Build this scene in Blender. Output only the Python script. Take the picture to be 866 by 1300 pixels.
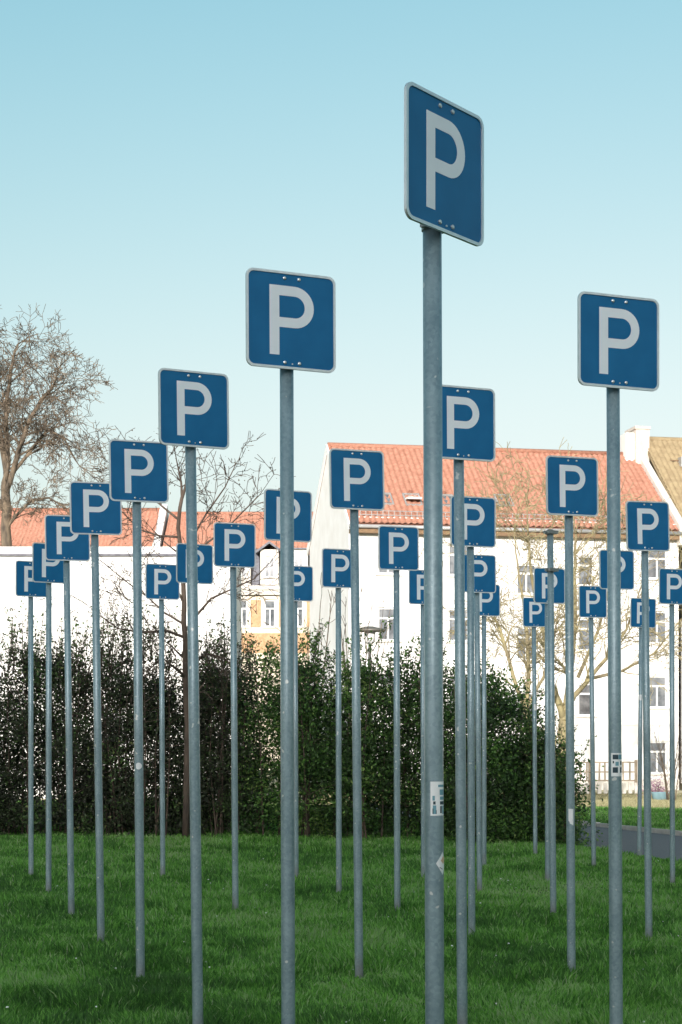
import bpy, math, random
import numpy as np
from mathutils import Vector, Matrix
for o in list(bpy.data.objects): bpy.data.objects.remove(o)
scene = bpy.context.scene
COL = scene.collection
R = math.radians
random.seed(7); rng = np.random.default_rng(7)

# ------------------------------------------------------------ camera, sky, sun
F = 2150.0; CX = 433.0; YH = 933.0; HC = 1.683         # focal length and horizon of the 866 px wide photograph
cam = bpy.data.cameras.new('camera'); cam.sensor_fit = 'HORIZONTAL'; cam.sensor_width = 36
cam.lens = 36 * F / 866; cam.shift_y = (YH - 650) / 866; cam.clip_start = .1; cam.clip_end = 4000
camo = bpy.data.objects.new('camera', cam); COL.objects.link(camo)
camo.location = (0, 0, HC); camo.rotation_euler = (R(90), 0, 0)
scene.camera = camo
SUN_EL, SUN_AZ = R(12.9), R(180 + 12)                    # low sun behind the camera, a little to its left
SKY_STRENGTH = .15
w = bpy.data.worlds.new('World'); scene.world = w; w.use_nodes = True
nt = w.node_tree; nt.nodes.clear()
sky = nt.nodes.new('ShaderNodeTexSky'); sky.sky_type = 'NISHITA'; sky.sun_disc = False
sky.sun_elevation = SUN_EL; sky.sun_rotation = SUN_AZ; sky.air_density = 1.0; sky.dust_density = 4.0; sky.ozone_density = 1.6
tint = nt.nodes.new('ShaderNodeMix'); tint.data_type = 'RGBA'; tint.blend_type = 'MULTIPLY'; tint.inputs[0].default_value = 1
tint.inputs[7].default_value = (1.08, 1.03, .88, 1)
hs = nt.nodes.new('ShaderNodeHueSaturation'); hs.inputs['Saturation'].default_value = 1.15; hs.inputs['Hue'].default_value = .475
bg = nt.nodes.new('ShaderNodeBackground'); bg.inputs[1].default_value = SKY_STRENGTH
ow = nt.nodes.new('ShaderNodeOutputWorld')
bw = nt.nodes.new('ShaderNodeRGBToBW'); mr = nt.nodes.new('ShaderNodeMapRange'); mr.clamp = True      # film response: the brighter the sky, the paler
mr.inputs[1].default_value = 1.8; mr.inputs[2].default_value = 3.8; mr.inputs[3].default_value = 0; mr.inputs[4].default_value = .9
pale = nt.nodes.new('ShaderNodeMix'); pale.data_type = 'RGBA'
nt.links.new(sky.outputs[0], hs.inputs['Color']); nt.links.new(hs.outputs[0], tint.inputs[6]); nt.links.new(tint.outputs[2], bw.inputs[0]); nt.links.new(bw.outputs[0], mr.inputs[0])
nt.links.new(mr.outputs[0], pale.inputs[0]); nt.links.new(tint.outputs[2], pale.inputs[6]); nt.links.new(bw.outputs[0], pale.inputs[7]); nt.links.new(pale.outputs[2], bg.inputs[0]); nt.links.new(bg.outputs[0], ow.inputs[0])
sl = bpy.data.lights.new('sun', 'SUN'); sl.energy = 2.7; sl.angle = R(.5); sl.color = (1, .94, .88)
so = bpy.data.objects.new('sun', sl); COL.objects.link(so)
sd = Vector((math.sin(SUN_AZ) * math.cos(SUN_EL), math.cos(SUN_AZ) * math.cos(SUN_EL), math.sin(SUN_EL)))
so.rotation_euler = sd.to_track_quat('Z', 'Y').to_euler(); so.location = (0, -20, 40)
scene.view_settings.view_transform = 'Standard'; scene.view_settings.look = 'None'
scene.view_settings.gamma = 1; scene.view_settings.use_curve_mapping = False
scene.view_settings.exposure = .9

# ------------------------------------------------------------ helpers
def gz(x, y):
    """height of the lawn: falls gently to the right, and away beyond the path"""
    z = -.035 - .011 * np.clip(x, -14, 14)
    t = np.clip((y - 32) / 34, 0, 1); t = t * t * (3 - 2 * t)
    return z - .55 * t
def px(x, y, d): return Vector(((x - CX) / F * d, d, HC + (YH - y) / F * d))   # a direction in the photo at a known distance

def hashn(ix, iy, s=0):
    h = np.sin(ix * 127.1 + iy * 311.7 + s * 74.7) * 43758.5453
    return h - np.floor(h)
def vnoise(x, y, s=0):
    ix, iy = np.floor(x), np.floor(y); fx, fy = x - ix, y - iy
    fx = fx * fx * (3 - 2 * fx); fy = fy * fy * (3 - 2 * fy)
    a = hashn(ix, iy, s); b = hashn(ix + 1, iy, s); c = hashn(ix, iy + 1, s); d = hashn(ix + 1, iy + 1, s)
    return (a * (1 - fx) + b * fx) * (1 - fy) + (c * (1 - fx) + d * fx) * fy

class MB:
    def __init__(s): s.v = []; s.f = []; s.m = []; s.cur = 0
    def add(s, vs, fs):
        b = len(s.v); s.v += [tuple(v) for v in vs]
        for f in fs: s.f.append(tuple(i + b for i in f)); s.m.append(s.cur)
        return s
    def box(s, x0, x1, y0, y1, z0, z1):
        return s.add([(x0,y0,z0),(x1,y0,z0),(x1,y1,z0),(x0,y1,z0),(x0,y0,z1),(x1,y0,z1),(x1,y1,z1),(x0,y1,z1)],
              [(0,3,2,1),(4,5,6,7),(0,1,5,4),(1,2,6,5),(2,3,7,6),(3,0,4,7)])
    def prism(s, pts, a, b, axis='y'):
        """extrude a polygon of (p, q) pairs from a to b along an axis"""
        n = len(pts)
        def P(p, q, t): return {'y': (p, t, q), 'x': (t, p, q), 'z': (p, q, t)}[axis]
        vs = [P(p, q, a) for p, q in pts] + [P(p, q, b) for p, q in pts]
        fs = [tuple(range(n))[::-1], tuple(range(n, 2 * n))] + [(i, (i + 1) % n, (i + 1) % n + n, i + n) for i in range(n)]
        return s.add(vs, fs)
    def tube(s, pts, rad, n=6, cap=True):
        pts = [Vector(p) for p in pts]; m = len(pts); vs = []; 
        ref = Vector((.31, .95, .07))
        for i, p in enumerate(pts):
            t = (pts[min(i + 1, m - 1)] - pts[max(i - 1, 0)]).normalized()
            u = t.cross(ref)
            if u.length < .05: u = t.cross(Vector((1, 0, 0)))
            u.normalize(); v = t.cross(u)
            r = rad[i] if isinstance(rad, (list, tuple)) else rad
            for k in range(n):
                a = 2 * math.pi * k / n
                vs.append(p + u * (r * math.cos(a)) + v * (r * math.sin(a)))
        fs = [(i * n + k, i * n + (k + 1) % n, (i + 1) * n + (k + 1) % n, (i + 1) * n + k) for i in range(m - 1) for k in range(n)]
        if cap: fs += [tuple(range(n))[::-1], tuple(range((m - 1) * n, m * n))]
        return s.add(vs, fs)
    def data(s, name, mats, smooth=False):
        me = bpy.data.meshes.new(name); me.from_pydata(s.v, [], s.f)
        for m in (mats if isinstance(mats, (list, tuple)) else [mats]): me.materials.append(m)
        me.polygons.foreach_set('material_index', s.m)
        if smooth: me.polygons.foreach_set('use_smooth', [True] * len(s.f))
        me.update(); return me
    def build(s, name, mats, parent=None, smooth=False): return link(name, s.data(name, mats, smooth), parent)
def link(name, data, parent=None):
    o = bpy.data.objects.new(name, data); COL.objects.link(o)
    if parent is not None: o.parent = parent
    return o
def tag(o, label=None, cat=None, group=None, kind=None):
    if label: o['label'] = label
    if cat: o['category'] = cat
    if group: o['group'] = group
    if kind: o['kind'] = kind
    return o
def thing(name, loc, label, cat, rz=0, group=None):
    o = bpy.data.objects.new(name, None); COL.objects.link(o); o.location = loc; o.rotation_euler.z = rz
    o.empty_display_size = .1
    return tag(o, label, cat, group)
def np_mesh(name, V, Fc, mat, parent=None, attr=None, smooth=False):
    """V (n,3) vertices, Fc (m,k) faces, attr per-vertex floats called tone"""
    me = bpy.data.meshes.new(name); k = Fc.shape[1]; m = len(Fc)
    me.vertices.add(len(V)); me.vertices.foreach_set('co', np.ascontiguousarray(V, dtype=np.float32).ravel())
    me.loops.add(m * k); me.loops.foreach_set('vertex_index', np.ascontiguousarray(Fc, dtype=np.int32).ravel())
    me.polygons.add(m); me.polygons.foreach_set('loop_start', np.arange(0, m * k, k, dtype=np.int32))
    if smooth: me.polygons.foreach_set('use_smooth', np.ones(m, dtype=bool))
    if attr is not None:
        a = me.attributes.new('tone', 'FLOAT', 'POINT'); a.data.foreach_set('value', np.ascontiguousarray(attr, dtype=np.float32))
    me.update(calc_edges=True); me.validate(); me.materials.append(mat)
    return link(name, me, parent)

# ------------------------------------------------------------ materials
def mat(name, col, rough=.7, metal=0, col2=None, scale=5, detail=4, bump=0, bscale=None, spec=.5, stretch=None, lo=.35, hi=.65, coord='Object'):
    m = bpy.data.materials.new(name); m.use_nodes = True; n = m.node_tree.nodes; L = m.node_tree.links
    b = n['Principled BSDF']; b.inputs['Roughness'].default_value = rough; b.inputs['Metallic'].default_value = metal
    b.inputs['Specular IOR Level'].default_value = spec
    b.inputs['Base Color'].default_value = (*col, 1)
    if col2 or bump:
        tc = n.new('ShaderNodeTexCoord'); mp = n.new('ShaderNodeMapping'); L.new(tc.outputs[coord], mp.inputs[0])
        if stretch: mp.inputs['Scale'].default_value = stretch
    if col2:
        t = n.new('ShaderNodeTexNoise'); t.inputs['Scale'].default_value = scale; t.inputs['Detail'].default_value = detail
        L.new(mp.outputs[0], t.inputs['Vector'])
        r = n.new('ShaderNodeValToRGB'); r.color_ramp.elements[0].position = lo; r.color_ramp.elements[1].position = hi
        r.color_ramp.elements[0].color = (*col, 1); r.color_ramp.elements[1].color = (*col2, 1)
        L.new(t.outputs[0], r.inputs[0]); L.new(r.outputs[0], b.inputs['Base Color'])
    if bump:
        t2 = n.new('ShaderNodeTexNoise'); t2.inputs['Scale'].default_value = bscale or scale * 4; t2.inputs['Detail'].default_value = 5
        L.new(mp.outputs[0], t2.inputs['Vector'])
        bp = n.new('ShaderNodeBump'); bp.inputs['Strength'].default_value = bump; bp.inputs['Distance'].default_value = .02
        L.new(t2.outputs[0], bp.inputs['Height']); L.new(bp.outputs[0], b.inputs['Normal'])
    return m
def leaf_mat(name, stops, rough=.55, trans=.35):
    """leaf colour read from the per-leaf tone"""
    m = bpy.data.materials.new(name); m.use_nodes = True; n = m.node_tree.nodes; L = m.node_tree.links
    b = n['Principled BSDF']; b.inputs['Roughness'].default_value = rough; b.inputs['Specular IOR Level'].default_value = .3
    a = n.new('ShaderNodeAttribute'); a.attribute_name = 'tone'
    r = n.new('ShaderNodeValToRGB'); e = r.color_ramp.elements
    while len(e) < len(stops): e.new(.5)
    for k, (p, c) in enumerate(stops): e[k].position = p; e[k].color = (*c, 1)
    L.new(a.outputs['Fac'], r.inputs[0]); L.new(r.outputs[0], b.inputs['Base Color'])
    if trans:
        tr = n.new('ShaderNodeBsdfTranslucent'); L.new(r.outputs[0], tr.inputs[0])
        mx = n.new('ShaderNodeMixShader'); mx.inputs[0].default_value = trans
        L.new(b.outputs[0], mx.inputs[1]); L.new(tr.outputs[0], mx.inputs[2]); L.new(mx.outputs[0], n['Material Output'].inputs[0])
    return m
def galv(name):
    """hot-dip galvanised steel: spangle, drips and dull patches"""
    m = bpy.data.materials.new(name); m.use_nodes = True; n = m.node_tree.nodes; L = m.node_tree.links
    b = n['Principled BSDF']; b.inputs['Specular IOR Level'].default_value = .7; b.inputs['Metallic'].default_value = .3
    tc = n.new('ShaderNodeTexCoord'); oi = n.new('ShaderNodeObjectInfo')
    ad = n.new('ShaderNodeVectorMath'); ad.operation = 'ADD'; L.new(tc.outputs['Object'], ad.inputs[0])
    cb = n.new('ShaderNodeCombineXYZ'); ml = n.new('ShaderNodeMath'); ml.operation = 'MULTIPLY'; ml.inputs[1].default_value = 40
    L.new(oi.outputs['Random'], ml.inputs[0]); L.new(ml.outputs[0], cb.inputs[2]); L.new(cb.outputs[0], ad.inputs[1])
    mp = n.new('ShaderNodeMapping'); mp.inputs['Scale'].default_value = (1, 1, .4); L.new(ad.outputs[0], mp.inputs[0])
    t1 = n.new('ShaderNodeTexNoise'); t1.inputs['Scale'].default_value = 16; t1.inputs['Detail'].default_value = 5; L.new(mp.outputs[0], t1.inputs[0])
    t2 = n.new('ShaderNodeTexVoronoi'); t2.inputs['Scale'].default_value = 95; L.new(ad.outputs[0], t2.inputs[0])
    mx = n.new('ShaderNodeMix'); mx.data_type = 'FLOAT'; mx.inputs[0].default_value = .3
    L.new(t1.outputs[0], mx.inputs[2]); L.new(t2.outputs['Color'], mx.inputs[3])
    r = n.new('ShaderNodeValToRGB'); r.color_ramp.elements[0].position = .28; r.color_ramp.elements[1].position = .75
    r.color_ramp.elements[0].color = (.17, .25, .285, 1); r.color_ramp.elements[1].color = (.31, .41, .45, 1)
    L.new(mx.outputs[0], r.inputs[0])
    # pale specks (droppings, zinc blooms)
    t3 = n.new('ShaderNodeTexNoise'); t3.inputs['Scale'].default_value = 30; t3.inputs['Detail'].default_value = 1; L.new(ad.outputs[0], t3.inputs[0])
    r3 = n.new('ShaderNodeValToRGB'); r3.color_ramp.elements[0].position = .72; r3.color_ramp.elements[1].position = .76; L.new(t3.outputs[0], r3.inputs[0])
    m3 = n.new('ShaderNodeMix'); m3.data_type = 'RGBA'; m3.inputs[7].default_value = (.6, .62, .6, 1)
    L.new(r3.outputs[0], m3.inputs[0]); L.new(r.outputs[0], m3.inputs[6]); sx = n.new('ShaderNodeSeparateXYZ'); L.new(tc.outputs['Object'], sx.inputs[0])
    wob = n.new('ShaderNodeMath'); wob.operation = 'MULTIPLY_ADD'; wob.inputs[1].default_value = .22; L.new(t1.outputs[0], wob.inputs[0]); L.new(sx.outputs[2], wob.inputs[2])
    dr = n.new('ShaderNodeMapRange'); dr.inputs[1].default_value = .12; dr.inputs[2].default_value = .30; dr.inputs[3].default_value = .55; dr.inputs[4].default_value = 0; L.new(wob.outputs[0], dr.inputs[0])
    m4 = n.new('ShaderNodeMix'); m4.data_type = 'RGBA'; m4.inputs[7].default_value = (.20, .165, .14, 1)
    L.new(dr.outputs[0], m4.inputs[0]); L.new(m3.outputs[2], m4.inputs[6]); L.new(m4.outputs[2], b.inputs['Base Color'])
    rr = n.new('ShaderNodeMapRange'); rr.inputs[3].default_value = .31; rr.inputs[4].default_value = .39; L.new(t1.outputs[0], rr.inputs[0]); L.new(rr.outputs[0], b.inputs['Roughness'])
    bp = n.new('ShaderNodeBump'); bp.inputs['Strength'].default_value = .02; bp.inputs['Distance'].default_value = .004; L.new(t1.outputs[0], bp.inputs['Height']); L.new(bp.outputs[0], b.inputs['Normal'])
    return m
M = {}
M['galv'] = galv('galvanised_steel')
M['blue'] = mat('sign_blue', (.003, .120, .29), .38, 0, (.006, .140, .33), 7, 5, spec=.25)
M['white_sheet'] = mat('sign_white', (.74, .79, .84), .4, 0, (.79, .83, .88), 9)
M['alu'] = mat('aluminium_rim', (.6, .65, .68), .35, .5, (.68, .72, .75), 30)
M['bolt'] = mat('bolt_steel', (.6, .62, .62), .3, .7)
M['cap'] = mat('grey_plastic_cap', (.09, .10, .11), .6)
M['paper'] = mat('sticker_paper', (.78, .79, .80), .6, 0, (.86, .87, .88), 25)
M['ink_dark'] = mat('sticker_dark_ink', (.02, .05, .07), .5)
M['ink_teal'] = mat('sticker_teal_ink', (.15, .33, .40), .5)
M['ink_warm'] = mat('sticker_warm_ink', (.62, .42, .28), .5)
M['lawn'] = mat('lawn_soil', (.022, .055, .012), .95, 0, (.042, .115, .02), 1.6, 8, .6, 30, spec=.1)
M['grass'] = leaf_mat('grass_blades', [(0, (.038, .105, .022)), (.4, (.078, .22, .036)), (.75, (.17, .42, .065)), (1, (.30, .38, .20))], .6, .35)
M['asphalt'] = mat('asphalt', (.075, .085, .095), .85, 0, (.12, .13, .14), 60, 4, .3, 120)
M['kerb'] = mat('kerb_concrete', (.32, .31, .29), .9, 0, (.42, .41, .38), 8, 4, .3)
M['white_render'] = mat('white_render', (.74, .72, .69), .9, 0, (.80, .79, .77), 1.2, 6, .08, 40)
M['white_paint'] = mat('white_paint', (.78, .78, .76), .5)
M['glass'] = mat('window_glass', (.07, .08, .09), .06, 0, (.20, .21, .22), 2.5, 6, spec=.8, stretch=(1, 1, 1))
M['curtain'] = mat('curtain', (.5, .5, .48), .9)
M['tile'] = mat('red_tile', (.27, .110, .068), .75, 0, (.40, .20, .135), 5.5, 8, lo=.3, hi=.7)
M['tile_old'] = mat('ochre_tile', (.23, .17, .095), .85, 0, (.33, .26, .15), 3, 8, lo=.3, hi=.7)
M['zinc'] = mat('zinc_sheet', (.35, .35, .34), .5, .3, (.42, .42, .41), 4)
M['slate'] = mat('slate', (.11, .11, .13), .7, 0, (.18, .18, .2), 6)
M['wood_brown'] = mat('eave_wood', (.16, .10, .055), .8, 0, (.24, .15, .08), 5)
M['cream'] = mat('cream_render', (.66, .57, .44), .9, 0, (.72, .64, .5), 2)
M['orange'] = mat('orange_brick', (.42, .25, .13), .9, 0, (.52, .34, .20), 6)
M['stone'] = mat('pale_stone', (.60, .56, .50), .85, 0, (.68, .64, .58), 4)
M['brick_pale'] = mat('pale_brick', (.5, .43, .37), .9, 0, (.6, .54, .48), 9)
M['bark_tan'] = mat('tan_bark', (.06, .048, .036), .9, 0, (.20, .15, .10), 6, 6, .4, 20, stretch=(1, 1, .3))
M['bark_dark'] = mat('dark_bark', (.05, .036, .028), .9, 0, (.11, .08, .06), 9, 6, .4, 25, stretch=(1, 1, .3))
M['bark_lichen'] = mat('lichen_bark', (.22, .18, .11), .9, 0, (.36, .31, .16), 3, 6, .4, 20, stretch=(1, 1, .4))
M['leaf'] = leaf_mat('hedge_leaves', [(0, (.034, .050, .028)), (.45, (.058, .12, .036)), (.75, (.125, .27, .055)), (1, (.26, .36, .11))], .5, .3)
M['leaf_dull'] = leaf_mat('twiggy_leaves', [(0, (.046, .048, .038)), (.55, (.060, .086, .040)), (.9, (.10, .19, .055)), (1, (.22, .24, .10))], .55, .3)
M['bud'] = leaf_mat('buds', [(0, (.05, .04, .03)), (1, (.12, .10, .05))], .7, .2)
M['wood_fence'] = mat('weathered_wood', (.30, .24, .17), .85, 0, (.4, .33, .25), 6)
M['daisy'] = mat('daisy_white', (.75, .75, .70), .7)
M['pink'] = leaf_mat('pink_blossom', [(0, (.30, .12, .22)), (1, (.52, .32, .42))], .7, .3)
M['grey_render'] = mat('grey_render', (.42, .41, .40), .9, 0, (.5, .49, .47), 1.5)
M['lamp'] = mat('lamp_metal', (.16, .15, .13), .5, .3)
M['bin'] = mat('pale_blue_plastic', (.30, .48, .55), .6)

# ------------------------------------------------------------ ground, path
def lin(a, b, n): return list(np.linspace(a, b, n))
xs = sorted(set([-900, -400, -200, -100, -60, -40, -30, -20] + lin(-14, 14, 29) + [20, 30, 40, 60, 100, 200, 400, 900]))
ys = sorted(set([-300, -100, -50, -20, 0] + lin(4, 70, 45) + [80, 100, 140, 200, 400, 900, 2500]))
gx, gy = np.meshgrid(xs, ys); V = np.stack([gx, gy, gz(gx, gy)], -1).reshape(-1, 3)
W = len(xs); idx = np.arange(len(V)).reshape(len(ys), W)
Fc = np.stack([idx[:-1, :-1], idx[:-1, 1:], idx[1:, 1:], idx[1:, :-1]], -1).reshape(-1, 4)
tag(np_mesh('ground', V, Fc, M['lawn'], smooth=True), kind='structure')

def on_ground(x, y):
    p = px(x, y, 1.0); d = 25.0
    for _ in range(20):
        q = px(x, y, d); d *= (HC - float(gz(q.x, d))) / max(1e-3, HC - q.z)
    return px(x, y, d)
far_e = [on_ground(866, 1062.5), on_ground(735, 1048)]
near_e = [on_ground(866, 1096), on_ground(748, 1077)]
def extend(a, b, t): return a + (b - a) * t
fa, fb = extend(*far_e, -2.4), extend(*far_e, 4.0)
na, nb = extend(*near_e, -2.4), extend(*near_e, 4.0)
pv, pf = [], []; NS = 40
for i in range(NS + 1):
    t = i / NS
    for k in range(5):
        q = extend(extend(na, nb, t), extend(fa, fb, t), k / 4)
        wob = .05 * math.sin(t * 37) if k == 0 else 0
        pv.append((q.x, q.y + wob, float(gz(q.x, q.y)) + .012))
for i in range(NS):
    for k in range(4): pf.append((i * 5 + k, i * 5 + k + 1, i * 5 + k + 6, i * 5 + k + 5))
path = MB().add(pv, pf).build('path', M['asphalt']); tag(path, kind='structure')
kd = (fb - fa); kl = kd.length; kd = kd.normalized(); ang = math.atan2(kd.y, kd.x)
kb = MB().prism([(-.49, 0), (-.49, .125), (-.47, .14), (.47, .14), (.49, .125), (.49, 0)], 0, .1, 'y').data('kerb_stone', M['kerb'])
for i in range(int(kl)):
    q = fa + kd * (i + .5); k = link('kerb_stone', kb, path)
    k.location = (q.x, q.y, float(gz(q.x, q.y)) - .05 + random.uniform(-.006, .006)); k.rotation_euler = (random.uniform(-.02, .02), 0, ang + math.pi + random.uniform(-.01, .01))
def in_path(x, y):
    """mask of points lying on the path strip (and its kerb)"""
    def side(a, b): return (b.x - a.x) * (y - a.y) - (b.y - a.y) * (x - a.x)
    s1 = side(na, nb); s2 = side(fa, fb)
    return (np.sign(s1) != np.sign(s2)) | (np.abs(s2) / kl < .14)

# pale dry yard in front of the houses
M['yard'] = mat('dry_grass_yard', (.34, .29, .17), .95, 0, (.44, .41, .26), 2.2, 8, .4, 30)
yx = lin(-40, 60, 41); yl = [46.2] + lin(48, 68, 11) + [100]; m = MB()
yv = [(x_, y_ + (.35 * math.sin(x_ * 1.3) + .2 * math.sin(x_ * 3.1) if j == 0 else 0), 0) for j, y_ in enumerate(yl) for x_ in yx]
yv = [(a_, b_, float(gz(a_, b_)) + .012) for a_, b_, _ in yv]; nx_ = len(yx)
m.add(yv, [(j * nx_ + i, j * nx_ + i + 1, (j + 1) * nx_ + i + 1, (j + 1) * nx_ + i) for j in range(len(yl) - 1) for i in range(nx_ - 1)])
tag(m.build('yard', M['yard']), kind='structure')
# pale paving added out of view behind the camera to bounce light onto the signs
pvx = [-60, -20, -8, 8, 20, 60]; pvy = [-79, -60, -30, -10, 1]; m = MB()
for i in range(5):
    for j in range(4):
        q_ = [(pvx[i], pvy[j]), (pvx[i + 1], pvy[j]), (pvx[i + 1], pvy[j + 1]), (pvx[i], pvy[j + 1])]
        m.add([(x_, y_, float(gz(x_, y_)) + .06) for x_, y_ in q_], [(0, 1, 2, 3)])
tag(m.build('added_bounce_paving', M['kerb']), kind='structure')

# ------------------------------------------------------------ buildings
def wall_open(mb, u0, u1, z0, z1, openings, v=0, depth=.16):
    """front wall in the plane y=v with real openings (ua, ub, za, zb) and their reveals"""
    us = sorted({u0, u1, *[o[0] for o in openings], *[o[1] for o in openings]}); zs = sorted({z0, z1, *[o[2] for o in openings], *[o[3] for o in openings]})
    for i in range(len(us) - 1):
        for j in range(len(zs) - 1):
            uc, zc = (us[i] + us[i + 1]) / 2, (zs[j] + zs[j + 1]) / 2
            if any(o[0] < uc < o[1] and o[2] < zc < o[3] for o in openings): continue
            mb.add([(us[i], v, zs[j]), (us[i + 1], v, zs[j]), (us[i + 1], v, zs[j + 1]), (us[i], v, zs[j + 1])], [(0, 1, 2, 3)])
    for a, b, c, d in openings:
        mb.add([(a, v, c), (b, v, c), (b, v, d), (a, v, d), (a, v + depth, c), (b, v + depth, c), (b, v + depth, d), (a, v + depth, d)],
               [(0, 4, 5, 1), (1, 5, 6, 2), (2, 6, 7, 3), (3, 7, 4, 0)])
def window(par, a, b, c, d, v=0, fr='white_paint', style='tee', sill=True, curtain=False):
    """frame with mullions set back in its opening, panes as sub-parts, stone sill"""
    y0, y1 = v + .10, v + .16; t = .07
    m = MB(); m.box(a, a + t, y0, y1, c, d).box(b - t, b, y0, y1, c, d).box(a + t, b - t, y0, y1, c, c + t).box(a + t, b - t, y0, y1, d - t, d)
    cells = []; um = (a + b) / 2; zt = c + (d - c) * .68
    if style == 'tee':
        m.box(a + t, b - t, y0, y1, zt - .04, zt + .04); m.box(um - .035, um + .035, y0, y1, c + t, zt - .04)
        cells = [(a + t, um - .035, c + t, zt - .04), (um + .035, b - t, c + t, zt - .04), (a + t, b - t, zt + .04, d - t)]
    elif style == 'double':
        m.box(um - .035, um + .035, y0, y1, c + t, d - t); cells = [(a + t, um - .035, c + t, d - t), (um + .035, b - t, c + t, d - t)]
    else:
        m.box(a + t, b - t, y0, y1, zt - .04, zt + .04); cells = [(a + t, b - t, c + t, zt - .04), (a + t, b - t, zt + .04, d - t)]
    o = m.build('window', M[fr], par)
    for (p, q, r, s) in cells: MB().box(p, q, v + .125, v + .135, r, s).build('pane', M['glass'], o)
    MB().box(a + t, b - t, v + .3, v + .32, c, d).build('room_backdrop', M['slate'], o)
    if curtain: MB().box(a + t, a + .3, v + .2, v + .22, c, d).build('curtain', M['curtain'], o)
    if sill: MB().box(a - .12, b + .12, v - .10, v + .10, c - .07, c - .003).build('sill', M['stone'], o)
    return o
def tiled_slope(u0, u1, p0, p1, tw=.25, tl=.34):
    """pantiled slope from eave (y,z)=p0 to ridge p1: rolls across, a step at every course"""
    L_ = math.dist(p0, p1); nu = int((u1 - u0) / tw); nv = int(L_ / tl); su = 5
    dy, dz = (p1[0] - p0[0]) / L_, (p1[1] - p0[1]) / L_; ny, nz = -dz, dy
    if nz < 0: ny, nz = -ny, -nz
    u = np.linspace(u0, u1, nu * su + 1); ph = (np.arange(nu * su + 1) % su) / su
    wave = .065 * (np.sin(ph * 2 * math.pi) * .5 + .5)
    V = []; 
    for j in range(nv):
        jit = np.repeat(rng.normal(0, .005, nu + 1), su)[:nu * su + 1]
        for e, lift in ((0, .06), (1, .004)):
            s = (j + e) * L_ / nv; h = wave + lift + jit
            V.append(np.stack([u, p0[0] + dy * s + ny * h, p0[1] + dz * s + nz * h], -1))
    V = np.concatenate(V); n = len(u); idx = np.arange(len(V)).reshape(-1, n)
    return V, np.stack([idx[:-1, :-1], idx[:-1, 1:], idx[1:, 1:], idx[1:, :-1]], -1).reshape(-1, 4)
def gable_roof(par, u0, u1, y0, y1, ze, zr, tm, over=.35, fine=True):
    yc = (y0 + y1) / 2; s = (zr - ze) / (yc - y0)
    rf = MB(); th = .16
    rf.add([(u0, y0 - over, ze - s * over), (u0, yc, zr), (u0, y1 + over, ze - s * over), (u1, y0 - over, ze - s * over), (u1, yc, zr), (u1, y1 + over, ze - s * over),
            (u0, y0 - over, ze - s * over - th), (u0, yc, zr - th), (u0, y1 + over, ze - s * over - th), (u1, y0 - over, ze - s * over - th), (u1, yc, zr - th), (u1, y1 + over, ze - s * over - th)],
           [(0, 3, 4, 1), (1, 4, 5, 2), (6, 7, 10, 9), (7, 8, 11, 10), (0, 1, 7, 6), (1, 2, 8, 7), (3, 9, 10, 4), (4, 10, 11, 5), (0, 6, 9, 3), (2, 5, 11, 8)])
    r = rf.build('roof', M[tm], par)
    if fine:
        V, Fc = tiled_slope(u0, u1, (y0 - over - .02, ze - s * over + .0), (yc, zr + .01))
        tag(np_mesh('roof_tiles', V, Fc, M[tm], r), kind='stuff')
        MB().tube([(u0, yc, zr + .06), (u1, yc, zr + .06)], .12, 8).build('ridge_cap', M[tm], r, True)
    return r
# ---- white apartment house, gable end towards the lawn
HB = -.75
hr = thing('apartment_house', (.33, 71, 0), 'white rendered apartment house with red pantiled roof and blank gable end', 'house', R(10.5))
UE, ZE, ZR = 14.6, 10.75, 14.62
cols = [(1.25, 2.15), (4.3, 5.2), (7.3, 8.2), (10.05, 10.75), (13.2, 14.1)]
ops = []
for ci, (a, b) in enumerate(cols):
    for fi, (c, d) in enumerate([(9.75, 8.45), (7.05, 5.65), (4.25, 2.85), (1.40, .0)]):
        sh = -.75 if ci in (2,) else (-.35 if ci == 3 else 0)
        if ci == 3 and fi == 3: continue
        ops.append((a, b, d + sh, c + sh))
m = MB(); wall_open(m, 0, UE, HB, ZE + .1, ops)
m.add([(0, 0, HB), (0, 10, HB), (0, 10, ZE), (0, 5, ZR - .12), (0, 0, ZE)], [(0, 4, 3, 2, 1)])
m.add([(UE, 0, HB), (UE, 10, HB), (UE, 10, ZE), (UE, 5, ZR - .12), (UE, 0, ZE)], [(0, 1, 2, 3, 4)])
m.add([(0, 10, HB), (UE, 10, HB), (UE, 10, ZE), (0, 10, ZE)], [(0, 3, 2, 1)])
m.build('wall', M['white_render'], hr)
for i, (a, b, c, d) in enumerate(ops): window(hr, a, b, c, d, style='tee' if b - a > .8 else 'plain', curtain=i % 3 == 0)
m = MB()
for z in (4.95 - .35, 2.15): m.box(.02, UE - .02, -.05, .02, z - .05, z + .05)
m.build('string_course', M['white_render'], hr)
MB().box(0, UE, -.06, 0, HB, -.25).build('plinth', M['stone'], hr)
rf = gable_roof(hr, -.02, UE - .15, 0, 10, ZE, ZR, 'tile')
m = MB()   # white verge along the gable
for s_, y0_, y1_ in ((1, -.35, 5), (-1, 10.35, 5)):
    z0_ = ZE - .35 * (ZR - ZE) / 5
    m.prism([(y0_, z0_ - .2), (y0_, z0_ + .09), (y1_, ZR + .09), (y1_, ZR - .2)], -.1, -.022, 'x')
m.build('verge', M['white_paint'], hr)
MB().box(.0, UE, -.42, -.02, ZE - .62, ZE - .46).build('eave_board', M['wood_brown'], hr)
m = MB().tube([(-.1, -.5, ZE - .36), (UE, -.5, ZE - .36)], .08, 8); m.build('gutter', M['zinc'], hr, True)
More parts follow.
